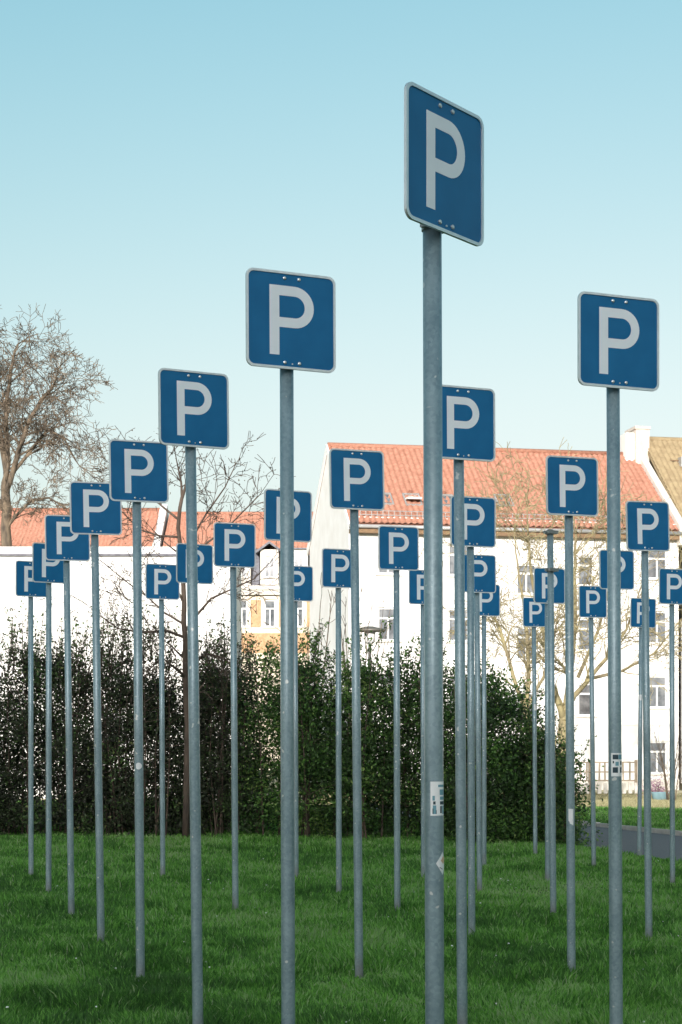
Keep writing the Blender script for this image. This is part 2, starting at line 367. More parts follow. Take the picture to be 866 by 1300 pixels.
MB().tube([(9.6, -.1, ZE - .45), (9.6, -.1, -.6)], .05, 8).build('downpipe', M['zinc'], hr, True)
m = MB(); sl_ = (ZR - ZE) / 5      # snow guard: two rails on many small stanchions
for zz in (.12, .3): m.tube([(.5, .1, ZE + .1 * sl_ + zz), (UE - .4, .1, ZE + .1 * sl_ + zz)], .02, 4)
for k in range(56): u = .5 + k * .246; m.box(u - .012, u + .012, .09, .11, ZE + .1 * sl_, ZE + .1 * sl_ + .32)
m.build('snow_guard', M['zinc'], hr)
nrm = Vector((0, -sl_, 1)).normalized(); slp = Vector((0, 1, sl_)).normalized()
def skylight(par, u, s, open_=False, w=.62, h=.85):
    b0 = Vector((u, 0, ZE)) + slp * s
    rot = Matrix((Vector((1, 0, 0)), slp, nrm)).transposed().to_4x4()
    o = MB().box(-w / 2, w / 2, -.06, 0, .0, .13).box(-w / 2, w / 2, h, h + .06, 0, .13).box(-w / 2 - .06, -w / 2, -.06, h + .06, 0, .13).box(w / 2, w / 2 + .06, -.06, h + .06, 0, .13).build('skylight', M['zinc'], par)
    o.matrix_local = Matrix.Translation(b0) @ rot
    sash = MB().box(-w / 2, w / 2, .003, h - .003, .05, .07).build('pane', M['glass'], o)
    if open_:
        sash.data = MB().box(-w / 2, w / 2, 0, h, -.02, 0).data('pane', M['slate'])  # no glass here: a dark sheet stands in for the shade inside the opening
        fr = MB().box(-w / 2, w / 2, -.04, .04, -h / 2, h / 2); f2 = fr.build('sash', M['white_paint'], o)
        f2.location = (0, h * .45, .16); f2.rotation_euler = (R(55), 0, 0)
    MB().tube([(0, h + .16, .08), (0, h + .16, .2)], .09, 8).build('roof_vent', M['tile'], o)
for u, s, op in ((1.75, 1.15, False), (3.0, 1.15, True), (4.5, 1.15, False), (7.1, 1.3, False)): skylight(rf, u, s, op)
pw = MB(); y0_ = -.45; z0_ = ZE - .45 * sl_
pw.prism([(y0_, z0_ - .5), (y0_, z0_ + .3), (5, ZR + .32), (10.3, z0_ + .3), (10.3, z0_ - .5)], UE - .12, UE + .2, 'x')
pw.build('parapet', M['stone'], hr)
ch = MB().box(UE - .35, UE + .3, 4.3, 5.6, ZR - .6, 15.75).box(UE - .4, UE + .35, 4.25, 5.65, 15.75, 15.88).build('chimney', M['brick_pale'], hr)
MB().box(UE - .75, UE - .36, 4.5, 5.5, ZR - .5, 15.6).build('chimney_block', M['white_render'], hr)
# ---- neighbour with the ochre roof
q = Vector((.33 + math.cos(R(10.5)) * (UE + .2), 71 + math.sin(R(10.5)) * (UE + .2), 0))
hb = thing('apartment_house', q, 'pale apartment house with weathered ochre tiled roof beside a chimney', 'house', R(10.5))
ops = [(a, a + 1, d, c) for a in (1.2, 4.2, 7.4, 10.6, 13.8, 17, 20) for c, d in [(9.75, 8.4), (7.05, 5.65), (4.25, 2.85), (1.4, 0)]]
m = MB(); wall_open(m, 0.01, 24, HB, ZE + .3, ops); m.add([(24, 0, HB), (24, 10, HB), (24, 10, ZE), (24, 5, ZR), (24, 0, ZE)], [(0, 1, 2, 3, 4)])
m.add([(0.01, 10, HB), (24, 10, HB), (24, 10, ZE), (0.01, 10, ZE)], [(0, 3, 2, 1)]); m.build('wall', M['white_render'], hb)
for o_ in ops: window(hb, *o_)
rb = gable_roof(hb, .02, 24.2, 0, 10, ZE + .15, ZR + .75, 'tile_old')
MB().box(.8, 9, 3.5, 3.85, 14.05, 14.12).box(.8, 9, 3.48, 3.51, 14.18, 14.24).build('roof_walkway', M['wood_brown'], rb)
MB().box(1.2, 2.1, 3.2, 3.6, 13.9, 14.35).build('roof_hatch', M['zinc'], rb)
skylight(rb, 2.0, 2.4)
MB().tube([(0, -.5, ZE - .2), (24, -.5, ZE - .2)], .08, 8).build('gutter', M['zinc'], hb, True)
# ---- added house out of view, a sunlit wall for the posts to reflect
hc_ = thing('added_reflector_house', (27, 54, 0), 'added white house out of view, put in for the posts to reflect', 'house', R(-68))
ops = [(a, a + 1, d, d + 1.4) for a in (1.5, 4.7, 7.9, 11.1, 14.3, 17.5, 20.7, 23.9) for d in (.2, 3.1, 6.0, 8.9)]
m = MB(); wall_open(m, 0, 27, HB, 11.2, ops); m.box(0, 27, .5, 10, HB, 11.15); m.build('wall', M['white_render'], hc_)
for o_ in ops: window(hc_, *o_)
gable_roof(hc_, -.2, 27.2, 0, 10, 11.2, 15.5, 'tile', fine=False)
# ---- long white annex behind the hedge
AX = (297 - CX) / F * 52; AZ = HC + (YH - 706) / F * 52
an = thing('garage_block', (0, 0, 0), 'long plain white rendered flat roofed block behind the hedge', 'building')
m = MB().box(-34, AX, 52, 56, -.9, AZ); m.build('wall', M['white_render'], an)
MB().box(-34.1, AX + .08, 51.9, 56.1, AZ, AZ + .07).build('coping', M['slate'], an)
MB().box(-34, AX - .02, 52.1, 55.9, AZ + .07, AZ + .3).build('parapet', M['white_render'], an)
# ---- red roofed row far behind, mansard house with dormers
YB = 105.0
def Xb(p): return (p - CX) / F * YB
def Zb(p): return HC + (YH - p) / F * YB
hl = thing('terraced_house', (0, YB, 0), 'white terraced house with a broad red roof behind the large bare tree', 'house')
MB().box(-46, Xb(196), 0, 9, -1, Zb(697)).build('wall', M['white_render'], hl)
gable_roof(hl, -46, Xb(194), 0, 9, Zb(694), Zb(636), 'tile', .3)
MB().tube([(-46, -.4, Zb(697)), (Xb(196), -.4, Zb(697))], .12, 8).build('gutter', M['zinc'], hl, True)
y_, z_ = -.4, Zb(700)
MB().prism([(y_, z_ - .6), (y_, z_ + .25), (4.5, Zb(636) + .4), (9, z_ + .25), (9, z_ - .6)], Xb(194) + .01, Xb(194) + .45, 'x').build('firewall', M['white_paint'], hl)
hm = thing('mansard_house', (0, YB, 0), 'cream and orange house with slate mansard dormers beside the white gable', 'house')
X0, X1 = Xb(206), 6.0
fw = [(x, x + .68, Zb(797), Zb(763)) for x in (-9.5, -7.9, -6.45, -4.72, -3.0, -1.3)]
dw = [(x, x + .62, Zb(735), Zb(709)) for x in (-8.1, -6.42, -4.70, -2.9)]
m = MB(); wall_open(m, X0, X1, -1, Zb(757), fw, v=-.9); m.box(X0, X1, -.5, 8, -1, Zb(757)); m.build('wall', M['cream'], hm)
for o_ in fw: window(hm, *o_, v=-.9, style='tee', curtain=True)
for i, o_ in enumerate(fw):
    if i < len(fw) - 1: MB().box(o_[1] + .22, fw[i + 1][0] - .22, -.96, -.903, Zb(797), Zb(763)).build('brick_panel', M['orange'], hm)
    MB().box(o_[0] - .12, o_[1] + .12, -.98, -.9, Zb(762), Zb(758.5)).build('lintel', M['stone'], hm)
MB().box(X0, X1, -.95, -.903, Zb(830), Zb(805)).build('brick_band', M['orange'], hm)
MB().box(X0, X1, -1.25, -.9, Zb(757), Zb(751)).box(X0, X1, -1.4, -.9, Zb(751) + .003, Zb(746)).build('cornice', M['stone'], hm)
MB().prism([(-1.0, Zb(746)), (-.1, Zb(697)), (8, Zb(697)), (8, Zb(746))], X0, X1, 'x').build('mansard_slope', M['slate'], hm)
gable_roof(hm, X0, X1, 0, 9, Zb(697), Zb(641), 'tile', .15)
for i, (a, b, c, d) in enumerate(dw):
    dm = MB(); wall_open(dm, a - .3, b + .3, Zb(745), Zb(700), [(a, b, c, d)], v=-1.12, depth=.12)
    dm.box(a - .3, a - .25, -1.12, .4, Zb(745), Zb(700)).box(b + .25, b + .3, -1.12, .4, Zb(745), Zb(700))
    o_ = dm.build('dormer', M['stone'], hm)
    w_ = window(hm, a, b, c, d, v=-1.12, style='double')
    mid = (a + b) / 2
    if i == 2: MB().prism([(a - .5, Zb(702)), (mid, Zb(690)), (b + .5, Zb(702)), (b + .5, Zb(705)), (mid, Zb(693)), (a - .5, Zb(705))], -1.4, .8, 'y').build('dormer_gable', M['slate'], o_)
    else: MB().box(a - .42, b + .42, -1.3, .8, Zb(700), Zb(698.3)).build('dormer_roof', M['slate'], o_)
# ---- the tall block behind the photographer, which shades the near lawn
sb = thing('apartment_block', (-25, -80, 0), 'long pale apartment block whose shade lies over the near lawn', 'building', R(12))
PH = .2346 * (43.5 + 80) - .2
ops = [(u, u + 1.2, z, z + 1.5) for u in np.arange(-66, 66, 3.3).tolist() for z in np.arange(.9, 26, 3.1).tolist()]
m = MB(); m.box(-70, 70, 0, 12, -1, PH - .3)
ob = m.build('wall', M['white_render'], sb); ob.rotation_euler.z = math.pi
MB().box(-70.2, 70.2, -12.2, .2, PH - .3, PH).build('cornice', M['stone'], sb)
wd = MB().box(-.6, .6, -.02, .03, 0, 1.5).data('window', M['glass'])
for u, _, z, _ in ops:
    o_ = link('window', wd, sb); o_.location = (u, .03, z)

# ------------------------------------------------------------ fence, lamp, small garden things near the house
fz = -.62
fn = thing('picket_fence', (0, 66, fz), 'low weathered wooden fence with two tiers of uprights on a slotted base', 'fence', R(3))
fx0, fx1 = (722 - CX) / F * 66, (812 - CX) / F * 66
for zz in (.48, .82, 1.2): MB().box(fx0, fx1, -.02, .02, zz, zz + .05).build('rail', M['wood_fence'], fn)
pk = MB().box(-.035, .035, -.028, -.0205, .5, 1.24).data('picket', M['wood_fence'])
pb = MB().box(-.07, .07, -.05, .05, 0, .42).data('base_block', M['stone'])
x = fx0
while x < fx1:
    o_ = link('picket', pk, fn); o_.location.x = x + .05; o_.rotation_euler.y = random.uniform(-.03, .03)
    o_ = link('base_block', pb, fn); o_.location.x = x + .07; x += .245
pp = MB().box(-.05, .05, -.045, .045, 0, 1.32).data('fence_post', M['wood_fence'])
for k in range(4): o_ = link('fence_post', pp, fn); o_.location = (fx0 + (fx1 - fx0) * k / 3, .07, 0)
lp = px(469.5, 799, 40); lg = float(gz(lp.x, 40))
la = thing('street_lamp', (lp.x, 40, lg), 'short post lamp with flat disc hood above the hedge', 'lamp')
hz = lp.z - lg
MB().tube([(0, 0, 0), (0, 0, hz - .35)], .04, 8).build('post', M['lamp'], la, True)
MB().tube([(0, 0, hz - .35), (0, 0, hz - .3), (0, 0, hz - .05)], [.07, .12, .14], 12).build('lamp_glass', M['white_paint'], la, True)
MB().tube([(0, 0, hz - .05), (0, 0, hz), (0, 0, hz + .07)], [.38, .36, .08], 16).build('hood', M['lamp'], la, True)

# ------------------------------------------------------------ trees
def grow(mb, p, d, length, r, lvl, P, tips):
    """one limb and, recursively, its side limbs; mb[0] thick wood, mb[1] twigs"""
    n = 5 if lvl < 2 else 4
    pts = [p.copy()]; rad = [r]; d = d.normalized(); spawn = []
    for i in range(n):
        d = (d + Vector((random.gauss(0, 1), random.gauss(0, 1), random.gauss(0, 1))) * P['wig'] + Vector((0, 0, P['up'][min(lvl, len(P['up']) - 1)]))).normalized()
        p = p + d * (length / n); pts.append(p.copy()); rad.append(max(P['rmin'], r * (1 - (i + 1) / n * .75)))
        spawn.append((p.copy(), d.copy(), (i + 1) / n, rad[-1]))
    thick = r > P['split']
    (mb[0] if thick else mb[1]).tube(pts, rad, 7 if thick else (4 if r > .012 else 3), False)
    if lvl >= P['levels']: tips.append((pts[-1], d)); return
    for k in range(P['kids'][min(lvl, len(P['kids']) - 1)]):
        s, sd_, t, rr = random.choice(spawn[1:]) if random.random() < .75 else spawn[-1]
        ax = sd_.orthogonal().normalized(); ax.rotate(Matrix.Rotation(random.uniform(0, 2 * math.pi), 3, sd_))
        nd = sd_.copy(); nd.rotate(Matrix.Rotation(R(random.uniform(*P['ang'])), 3, ax))
        grow(mb, s, nd, length * random.uniform(*P['len']), max(P['rmin'], rr * random.uniform(.5, .75)), lvl + 1, P, tips)
def limb(mb, pts, r0, r1, P, tips, kids, clen, lvl=1, n=8):
    """a limb along given points; side limbs sprout along it"""
    pts = [Vector(p) for p in pts]; fine = []
    for i in range(len(pts) - 1):
        for k in range(3): fine.append(pts[i].lerp(pts[i + 1], k / 3) + Vector((random.gauss(0, 1), random.gauss(0, 1), 0)) * (r0 * .12))
    fine.append(pts[-1]); m = len(fine); rad = [r0 + (r1 - r0) * i / (m - 1) for i in range(m)]
    mb[0].tube(fine, rad, n)
    for k in range(kids):
        i = random.randint(max(1, int(m * .2)), m - 2)
        sd_ = (fine[i + 1] - fine[i - 1]).normalized(); ax = sd_.orthogonal().normalized(); ax.rotate(Matrix.Rotation(random.uniform(0, 6.28), 3, sd_))
        nd = sd_.copy(); nd.rotate(Matrix.Rotation(R(random.uniform(*P['ang'])), 3, ax))
        grow(mb, fine[i], nd, clen * random.uniform(.6, 1.2), rad[i] * random.uniform(.35, .6), lvl, P, tips)
    grow(mb, fine[-1], (fine[-1] - fine[-3]), clen, r1, lvl, P, tips)
def leaves_mesh(name, C, size, material, parent, tone, flat=.0, aspect=.55):
    """a folded two-triangle leaf at each point C, turned at random"""
    n = len(C)
    a = rng.normal(size=(n, 3)); a /= np.linalg.norm(a, axis=1)[:, None]
    b = rng.normal(size=(n, 3)); b -= (b * a).sum(1)[:, None] * a; b /= np.linalg.norm(b, axis=1)[:, None]
    c = np.cross(a, b); s = (size * rng.uniform(.6, 1.35, n))[:, None]
    v0 = C - a * s * .5; v2 = C + a * s * .5; v1 = C + b * s * aspect * .5 + c * s * .12; v3 = C - b * s * aspect * .5 + c * s * .12
    V = np.stack([v0, v1, v2, v3], 1).reshape(-1, 3); i = np.arange(n) * 4
    Fc = np.concatenate([np.stack([i, i + 1, i + 2], -1), np.stack([i, i + 2, i + 3], -1)])
    return np_mesh(name, V, Fc, material, parent, np.repeat(tone, 4))
def bare_tree(name, root, limbs, P, bark, label, dy=.6, buds=0, budmat='bud', budsize=.05):
    t = thing(name, root, label, 'tree', group=None); mb = [MB(), MB()]; tips = []; r_ = Vector(root)
    for L_ in limbs:
        pts = [Vector(p) - r_ for p in L_['pts']]
        limb(mb, pts, L_['r'][0], L_['r'][1], P, tips, L_.get('kids', 6), L_.get('clen', 1.5), L_.get('lvl', 1))
    mb[0].build('trunk', M[bark], t, True); mb[1].build('crown', M[bark], t)
    if buds:
        C = []
        for _ in range(buds):
            p, d = random.choice(tips); C.append(p - d * random.uniform(0, .35) + Vector((random.gauss(0, .02), random.gauss(0, .02), random.gauss(0, .02))))
        leaves_mesh('buds', np.array([tuple(c) for c in C]), budsize, M[budmat], t, rng.uniform(0, 1, buds))
    return t
# big tree behind the white block
D = 60.0
def pl(lst, d, jit): return [px(x, y, d + (jit * k / max(1, len(lst) - 1))) for k, (x, y) in enumerate(lst)]
rt = px(8, 933, D); rt.z = float(gz(rt.x, D))
P = dict(wig=.16, up=(.05, .02, .0, -.03), rmin=.0085, split=.05, levels=4, kids=(6, 6, 4, 3), ang=(24, 62), len=(.42, .68))
bare_tree('bare_tree', rt, [
    dict(pts=[rt, px(9, 760, D), px(8, 690, D), px(7, 630, D)], r=(.24, .17), kids=3, clen=1.2),
    dict(pts=pl([(7, 640), (10, 580), (8, 520), (13, 470), (19, 445)], D, .6), r=(.12, .04), kids=20, clen=1.35),
    dict(pts=pl([(8, 625), (22, 580), (34, 540), (52, 508), (62, 498), (70, 485)], D, -1.0), r=(.11, .035), kids=26, clen=1.15),
    dict(pts=pl([(8, 610), (25, 590), (48, 560), (62, 545), (82, 558), (94, 580)], D, -.5), r=(.08, .025), kids=18, clen=1.15),
    dict(pts=pl([(8, 600), (0, 550), (-14, 500), (-22, 450)], D, .9), r=(.12, .04), kids=16, clen=1.5),
    dict(pts=pl([(8, 670), (20, 655), (40, 635), (62, 632), (84, 645)], D, -.6), r=(.07, .025), kids=16, clen=1.0),
    dict(pts=pl([(7, 650), (-20, 600), (-55, 560), (-80, 500)], D, .5), r=(.12, .04), kids=14, clen=1.6)],
    P, 'bark_tan', 'tall bare branching tree standing behind the long white block')
# dark young tree growing in the hedge
D = 27.6
rt = px(236, 933, D); rt.z = float(gz(rt.x, D))
P = dict(wig=.13, up=(.03, .02, 0), rmin=.0050, split=.02, levels=3, kids=(4, 3, 2), ang=(25, 65), len=(.5, .8))
bare_tree('bare_tree', rt, [
    dict(pts=[rt, px(238, 950, D), px(236, 860, D), px(235, 790, D), px(232, 720, D), px(226, 670, D), px(231, 632, D)], r=(.06, .03), kids=8, clen=.5),
    dict(pts=pl([(231, 632), (230, 612), (225, 588)], D, .1), r=(.024, .012), kids=11, clen=.45),
    dict(pts=pl([(227, 660), (205, 642), (190, 620), (172, 604), (158, 598)], D, .3), r=(.02, .008), kids=13, clen=.45),
    dict(pts=pl([(228, 682), (202, 680), (176, 672), (160, 655)], D, -.3), r=(.02, .008), kids=13, clen=.4),
    dict(pts=pl([(240, 690), (262, 652), (286, 618), (300, 588)], D, .3), r=(.02, .007), kids=13, clen=.4),
    dict(pts=pl([(240, 720), (262, 690), (290, 668), (316, 642), (330, 628)], D, -.4), r=(.02, .007), kids=13, clen=.4),
    dict(pts=pl([(236, 800), (252, 778), (268, 760), (292, 749), (322, 735), (343, 714)], D, -.3), r=(.026, .008), kids=15, clen=.45),
    dict(pts=pl([(236, 810), (213, 801), (180, 803), (150, 798), (122, 778)], D, -.4), r=(.026, .008), kids=15, clen=.5),
    dict(pts=pl([(233, 792), (209, 778), (190, 760), (160, 738), (128, 712)], D, .4), r=(.02, .007), kids=13, clen=.45),
    dict(pts=pl([(236, 850), (262, 830), (285, 836), (300, 850)], D, -.5), r=(.024, .008), kids=10, clen=.4),
    dict(pts=pl([(236, 860), (205, 834), (190, 850)], D, -.4), r=(.02, .008), kids=10, clen=.4)],
    P, 'bark_dark', 'dark slender bare tree with spreading limbs growing out of the hedge', buds=1500, budsize=.035)
# lichen-yellow trees in front of the white house
D = 47.0
rt = px(712, 933, D); rt.z = float(gz(rt.x, D))
P = dict(wig=.15, up=(.06, .03, .0, -.02), rmin=.0085, split=.03, levels=4, kids=(5, 4, 3, 2), ang=(22, 58), len=(.5, .75))
bare_tree('bare_tree', rt, [
    dict(pts=[rt, px(713, 960, D), px(716, 915, D)], r=(.17, .13), kids=1, clen=1.0),
    dict(pts=pl([(716, 920), (724, 860), (730, 790), (729, 730), (731, 690), (729, 660)], D, .5), r=(.1, .02), kids=14, clen=1.3),
    dict(pts=pl([(716, 905), (729, 884), (748, 862), (770, 836), (796, 800), (812, 750)], D, -.4), r=(.085, .02), kids=14, clen=1.4),
    dict(pts=pl([(716, 915), (702, 870), (690, 800), (676, 740), (671, 690), (669, 640)], D, -.6), r=(.09, .016), kids=17, clen=1.3),
    dict(pts=pl([(734, 860), (760, 800), (775, 740), (770, 690)], D, .6), r=(.05, .015), kids=11, clen=1.2),
    dict(pts=pl([(748, 862), (790, 852), (830, 830), (862, 790)], D, -.7), r=(.05, .015), kids=11, clen=1.2)],
    P, 'bark_lichen', 'bare tree with yellowish lichened limbs in front of the white house')
D = 44.0
rt = px(668, 933, D); rt.z = float(gz(rt.x, D))
bare_tree('bare_tree', rt, [
    dict(pts=[rt, px(672, 930, D), px(668, 900, D)], r=(.11, .09), kids=1, clen=.8),
    dict(pts=pl([(668, 905), (652, 860), (636, 800), (622, 770), (612, 720)], D, -.5), r=(.06, .015), kids=14, clen=1.1),
    dict(pts=pl([(668, 905), (672, 850), (668, 790), (662, 750), (656, 710), (653, 680)], D, .4), r=(.06, .014), kids=14, clen=1.1),
    dict(pts=pl([(668, 900), (690, 860), (700, 820), (712, 770)], D, -.3), r=(.05, .014), kids=11, clen=1.0)],
    P, 'bark_lichen', 'smaller bare many stemmed tree rising behind the rounded dark bush')
# thin leafless bushes behind the hedge
for (bx_, top, D, lab) in ((392, 770, 36, 'thin leafless bush behind the hedge beside the white gable'), (452, 772, 37, 'thin leafless bush behind the hedge next to the disc lamp'), (852, 940, 60, 'low reddish leafless bush at the foot of the white house')):
    base = px(bx_, 933, D); base.z = float(gz(base.x, D)); hgt = px(bx_, top, D).z - base.z
    P2 = dict(wig=.1, up=(.05, .03), rmin=.006, split=.02, levels=3, kids=(3, 2, 2), ang=(15, 40), len=(.4, .65))
    lim = []
    for k in range(9):
        s = random.uniform(-.5, .5); lim.append(dict(pts=[base + Vector((s * .3, random.uniform(-.2, .2), 0)), base + Vector((s * .7, random.uniform(-.3, .3), hgt * .5)), base + Vector((s * 1.3, random.uniform(-.5, .5), hgt * random.uniform(.75, 1.0)))], r=(.02, .008), kids=5, clen=.5, lvl=2))
    o_ = bare_tree('leafless_bush', base, lim, P2, 'bark_tan', lab); o_['category'] = 'bush'

# ------------------------------------------------------------ hedge shrubs
def shrub(pl_, pr_, ytop, D, n, lab, depth=1.5, leafmat='leaf', size=.060, base_y=None, dens_low=1.0, spray=.35, lean=0, tone=(.15, .85), cat='shrub', barkm='bark_dark', shape=.55, nst=14):
    c = px((pl_ + pr_) / 2, 933, D); hw = (pr_ - pl_) / 2 / F * D; g = float(gz(c.x, D)); H_ = px(0, ytop, D).z - g
    root = Vector((c.x, D, g)); t = thing('shrub', root, lab, cat, group='shrubs of the hedge')
    ncl = 150; cl = []
    while len(cl) < ncl:
        u = random.uniform(-1, 1); v = random.uniform(-1, 1); z = random.uniform(.05, 1)
        lim_ = (1 - z ** 5 * .55)                                   # upright body, rounded at the top
        if (abs(u) ** 2.6 + abs(v) ** 2.6) ** (1 / 2.6) > lim_: continue
        top = H_ * (1 + lean * u) * (1 - .10 * abs(u) ** 2) * (.86 + .2 * float(vnoise(np.array(u * 2.3 + 7 + c.x), np.array(v * 2 + 3.0)))) 
        cl.append((u * hw, v * depth / 2, z * top, random.uniform(.09, .23)))
    cl = np.array(cl)
    w_ = cl[:, 3] ** 1.5; pick = rng.choice(ncl, int(n * .88), p=w_ / w_.sum())
    C = cl[pick, :3] + rng.normal(size=(len(pick), 3)) * cl[pick, 3][:, None] * np.array([1, 1, .8])
    tn = (rng.uniform(*tone, ncl) * rng.uniform(.6, 1.25, ncl))[pick] + rng.normal(0, .16, len(pick))
    u = rng.uniform(-1, 1, n - len(pick)); C2 = np.stack([u * hw * 1.02, rng.uniform(-.5, .5, len(u)) * depth, rng.uniform(.0, .92, len(u)) * H_ * (1 + lean * u)], -1)
    C = np.concatenate([C, C2]); tn = np.concatenate([tn, rng.uniform(.0, .6, len(u))])
    C[:, 2] = np.maximum(C[:, 2], .02)
    mb = MB(); sp = []
    for k in range(nst):
        b = Vector((random.uniform(-.7, .7) * hw, random.uniform(-.4, .4) * depth, 0)); e = cl[random.randrange(ncl)]
        top = Vector((b.x * 1.2 + random.gauss(0, .15), b.y + random.gauss(0, .15), H_ * (1 + lean * b.x / hw) * random.uniform(.8, 1.0) + 0))
        mid = b.lerp(top, .5) + Vector((random.gauss(0, .08), random.gauss(0, .08), 0))
        mb.tube([b, mid, top], [.018, .011, .004], 5, False)
        for j in range(9):
            f = random.uniform(.25, 1); s0 = (b.lerp(mid, f * 2) if f < .5 else mid.lerp(top, f * 2 - 1))
            e_ = s0 + Vector((random.gauss(0, .25), random.gauss(0, .25), random.uniform(0, .3)))
            mb.tube([s0, s0.lerp(e_, .5) + Vector((0, 0, .02)), e_], [.007, .005, .003], 3, False); sp.append((s0, e_))
        for _s in range(1 + int(spray * 6)):      # shoots above the top
            e_ = top + Vector((random.gauss(0, .16), random.gauss(0, .14), random.uniform(.08, spray + .2)))
            mb.tube([top, top.lerp(e_, .5) + Vector((random.gauss(0, .02), 0, 0)), e_], [.006, .004, .0025], 3, False)
            for _ in range(3): sp.append((top, e_))
    mb.build('stems', M[barkm], t)
    C3 = np.array([tuple(a.lerp(b, random.uniform(.2, 1)) + Vector((random.gauss(0, .03), random.gauss(0, .03), random.gauss(0, .03)))) for a, b in sp for _ in range(4 if leafmat == 'leaf_dull' else 6)])
    C = np.concatenate([C, C3]); tn = np.concatenate([tn, rng.uniform(.2, .95, len(C3))])
    leaves_mesh('foliage', C, size, M[leafmat], t, np.clip(tn, 0, 1))
    return t
SH = [
 (-150, 10, 836, 28.4, 9000, 'twiggy dark shrub at the end of the hedge behind the long row of signs', dict(leafmat='leaf_dull', size=.056, tone=(.0, .65), spray=1.0, nst=30, depth=1.9)),
 (-10, 130, 838, 28.6, 9000, 'thin twiggy shrub behind the far end of the row of eight signs', dict(leafmat='leaf_dull', size=.056, tone=(.0, .7), spray=1.0, nst=30, depth=1.9)),
 (110, 236, 836, 28.6, 9000, 'thin twiggy shrub just beside the slender dark tree', dict(leafmat='leaf_dull', size=.056, tone=(.0, .7), spray=.95, nst=30, depth=1.9)),
 (225, 325, 838, 28.7, 7800, 'dull dark shrub between the slender tree and the leafy green shrub', dict(leafmat='leaf_dull', size=.056, tone=(.0, .75), spray=.8, nst=26, depth=1.9)),
 (305, 425, 822, 28.2, 9500, 'leafy green shrub below the orange and cream house', dict(tone=(.2, .85), spray=.4)),
 (405, 500, 828, 28.3, 8500, 'leafy green shrub in front of the disc lamp', dict(tone=(.2, .85), spray=.4)),
 (485, 585, 835, 28.4, 8500, 'leafy shrub between the disc lamp and the rounded bush', dict(tone=(.1, .75), spray=.4)),
 (565, 690, 860, 27.6, 13000, 'dense rounded dark green bush at the path end of the hedge', dict(tone=(.1, .7), depth=1.9, lean=-.12, spray=.25)),
 (665, 728, 945, 27.2, 4500, 'low loose bush with straggling twigs next to the path', dict(tone=(.15, .9), depth=1.0, lean=-.25, spray=.55)),
]
for a, b, yt, d, n, lab, kw in SH: shrub(a, b, yt, d, int(n * (4.0 if kw.get('leafmat') else 2.7)), lab, **kw)
# small garden plants at the foot of the house
c = px(832, 992, 62); g = float(gz(c.x, 62)); pk_ = thing('flowering_bush', (c.x, 62, g), 'small pink flowering bush at the foot of the white house', 'bush')
leaves_mesh('blossom', rng.normal(size=(900, 3)) * np.array([.22, .2, .2]) + np.array([0, 0, .42]), .06, M['pink'], pk_, rng.uniform(0, 1, 900))
mb = MB()
for k in range(8): mb.tube([(0, 0, 0), (random.gauss(0, .12), random.gauss(0, .12), .5)], [.012, .005], 4, False)
mb.build('stems', M['bark_dark'], pk_)
c = px(838, 1000, 61); g = float(gz(c.x, 61)); tb = thing('garden_tub', (c.x, 61, g), 'pale blue garden tub beside the pink flowering bush', 'tub')
MB().tube([(0, 0, 0), (0, 0, .28), (0, 0, .3)], [.24, .32, .34], 14).build('bowl', M['bin'], tb, True)

# ------------------------------------------------------------ parking signs
S = .421; H = 3.30; HS = S / 2
def rrect(w_, r_, n=6):
    pts = []
    for cx_, cy_, a0 in ((w_ - r_, w_ - r_, 0), (-w_ + r_, w_ - r_, 90), (-w_ + r_, -w_ + r_, 180), (w_ - r_, -w_ + r_, 270)):
        for k in range(n + 1): a = R(a0 + 90 * k / n); pts.append((cx_ + r_ * math.cos(a), cy_ + r_ * math.sin(a)))
    return pts
def ring(outer, inner, y0, y1):
    """closed band between two outlines of the same length, lying in x,z from y0 to y1"""
    n = len(outer); m = MB(); vs = [(x, y0, z) for x, z in outer] + [(x, y0, z) for x, z in inner] + [(x, y1, z) for x, z in outer] + [(x, y1, z) for x, z in inner]
    fs = []
    for i in range(n):
        j = (i + 1) % n
        fs += [(i, j, n + j, n + i), (2 * n + i, 3 * n + i, 3 * n + j, 2 * n + j), (i, 2 * n + i, 2 * n + j, j), (n + i, n + j, 3 * n + j, 3 * n + i)]
    return m.add(vs, fs)
panel_me = MB().prism(rrect(HS - .004, .030), -.0015, .0015, 'y').data('sign_panel', M['blue'])
rim_m = ring(rrect(HS, .034), rrect(HS - .0105, .026), -.0055, .0045)
rim_me = rim_m.data('rim', M['alu'])
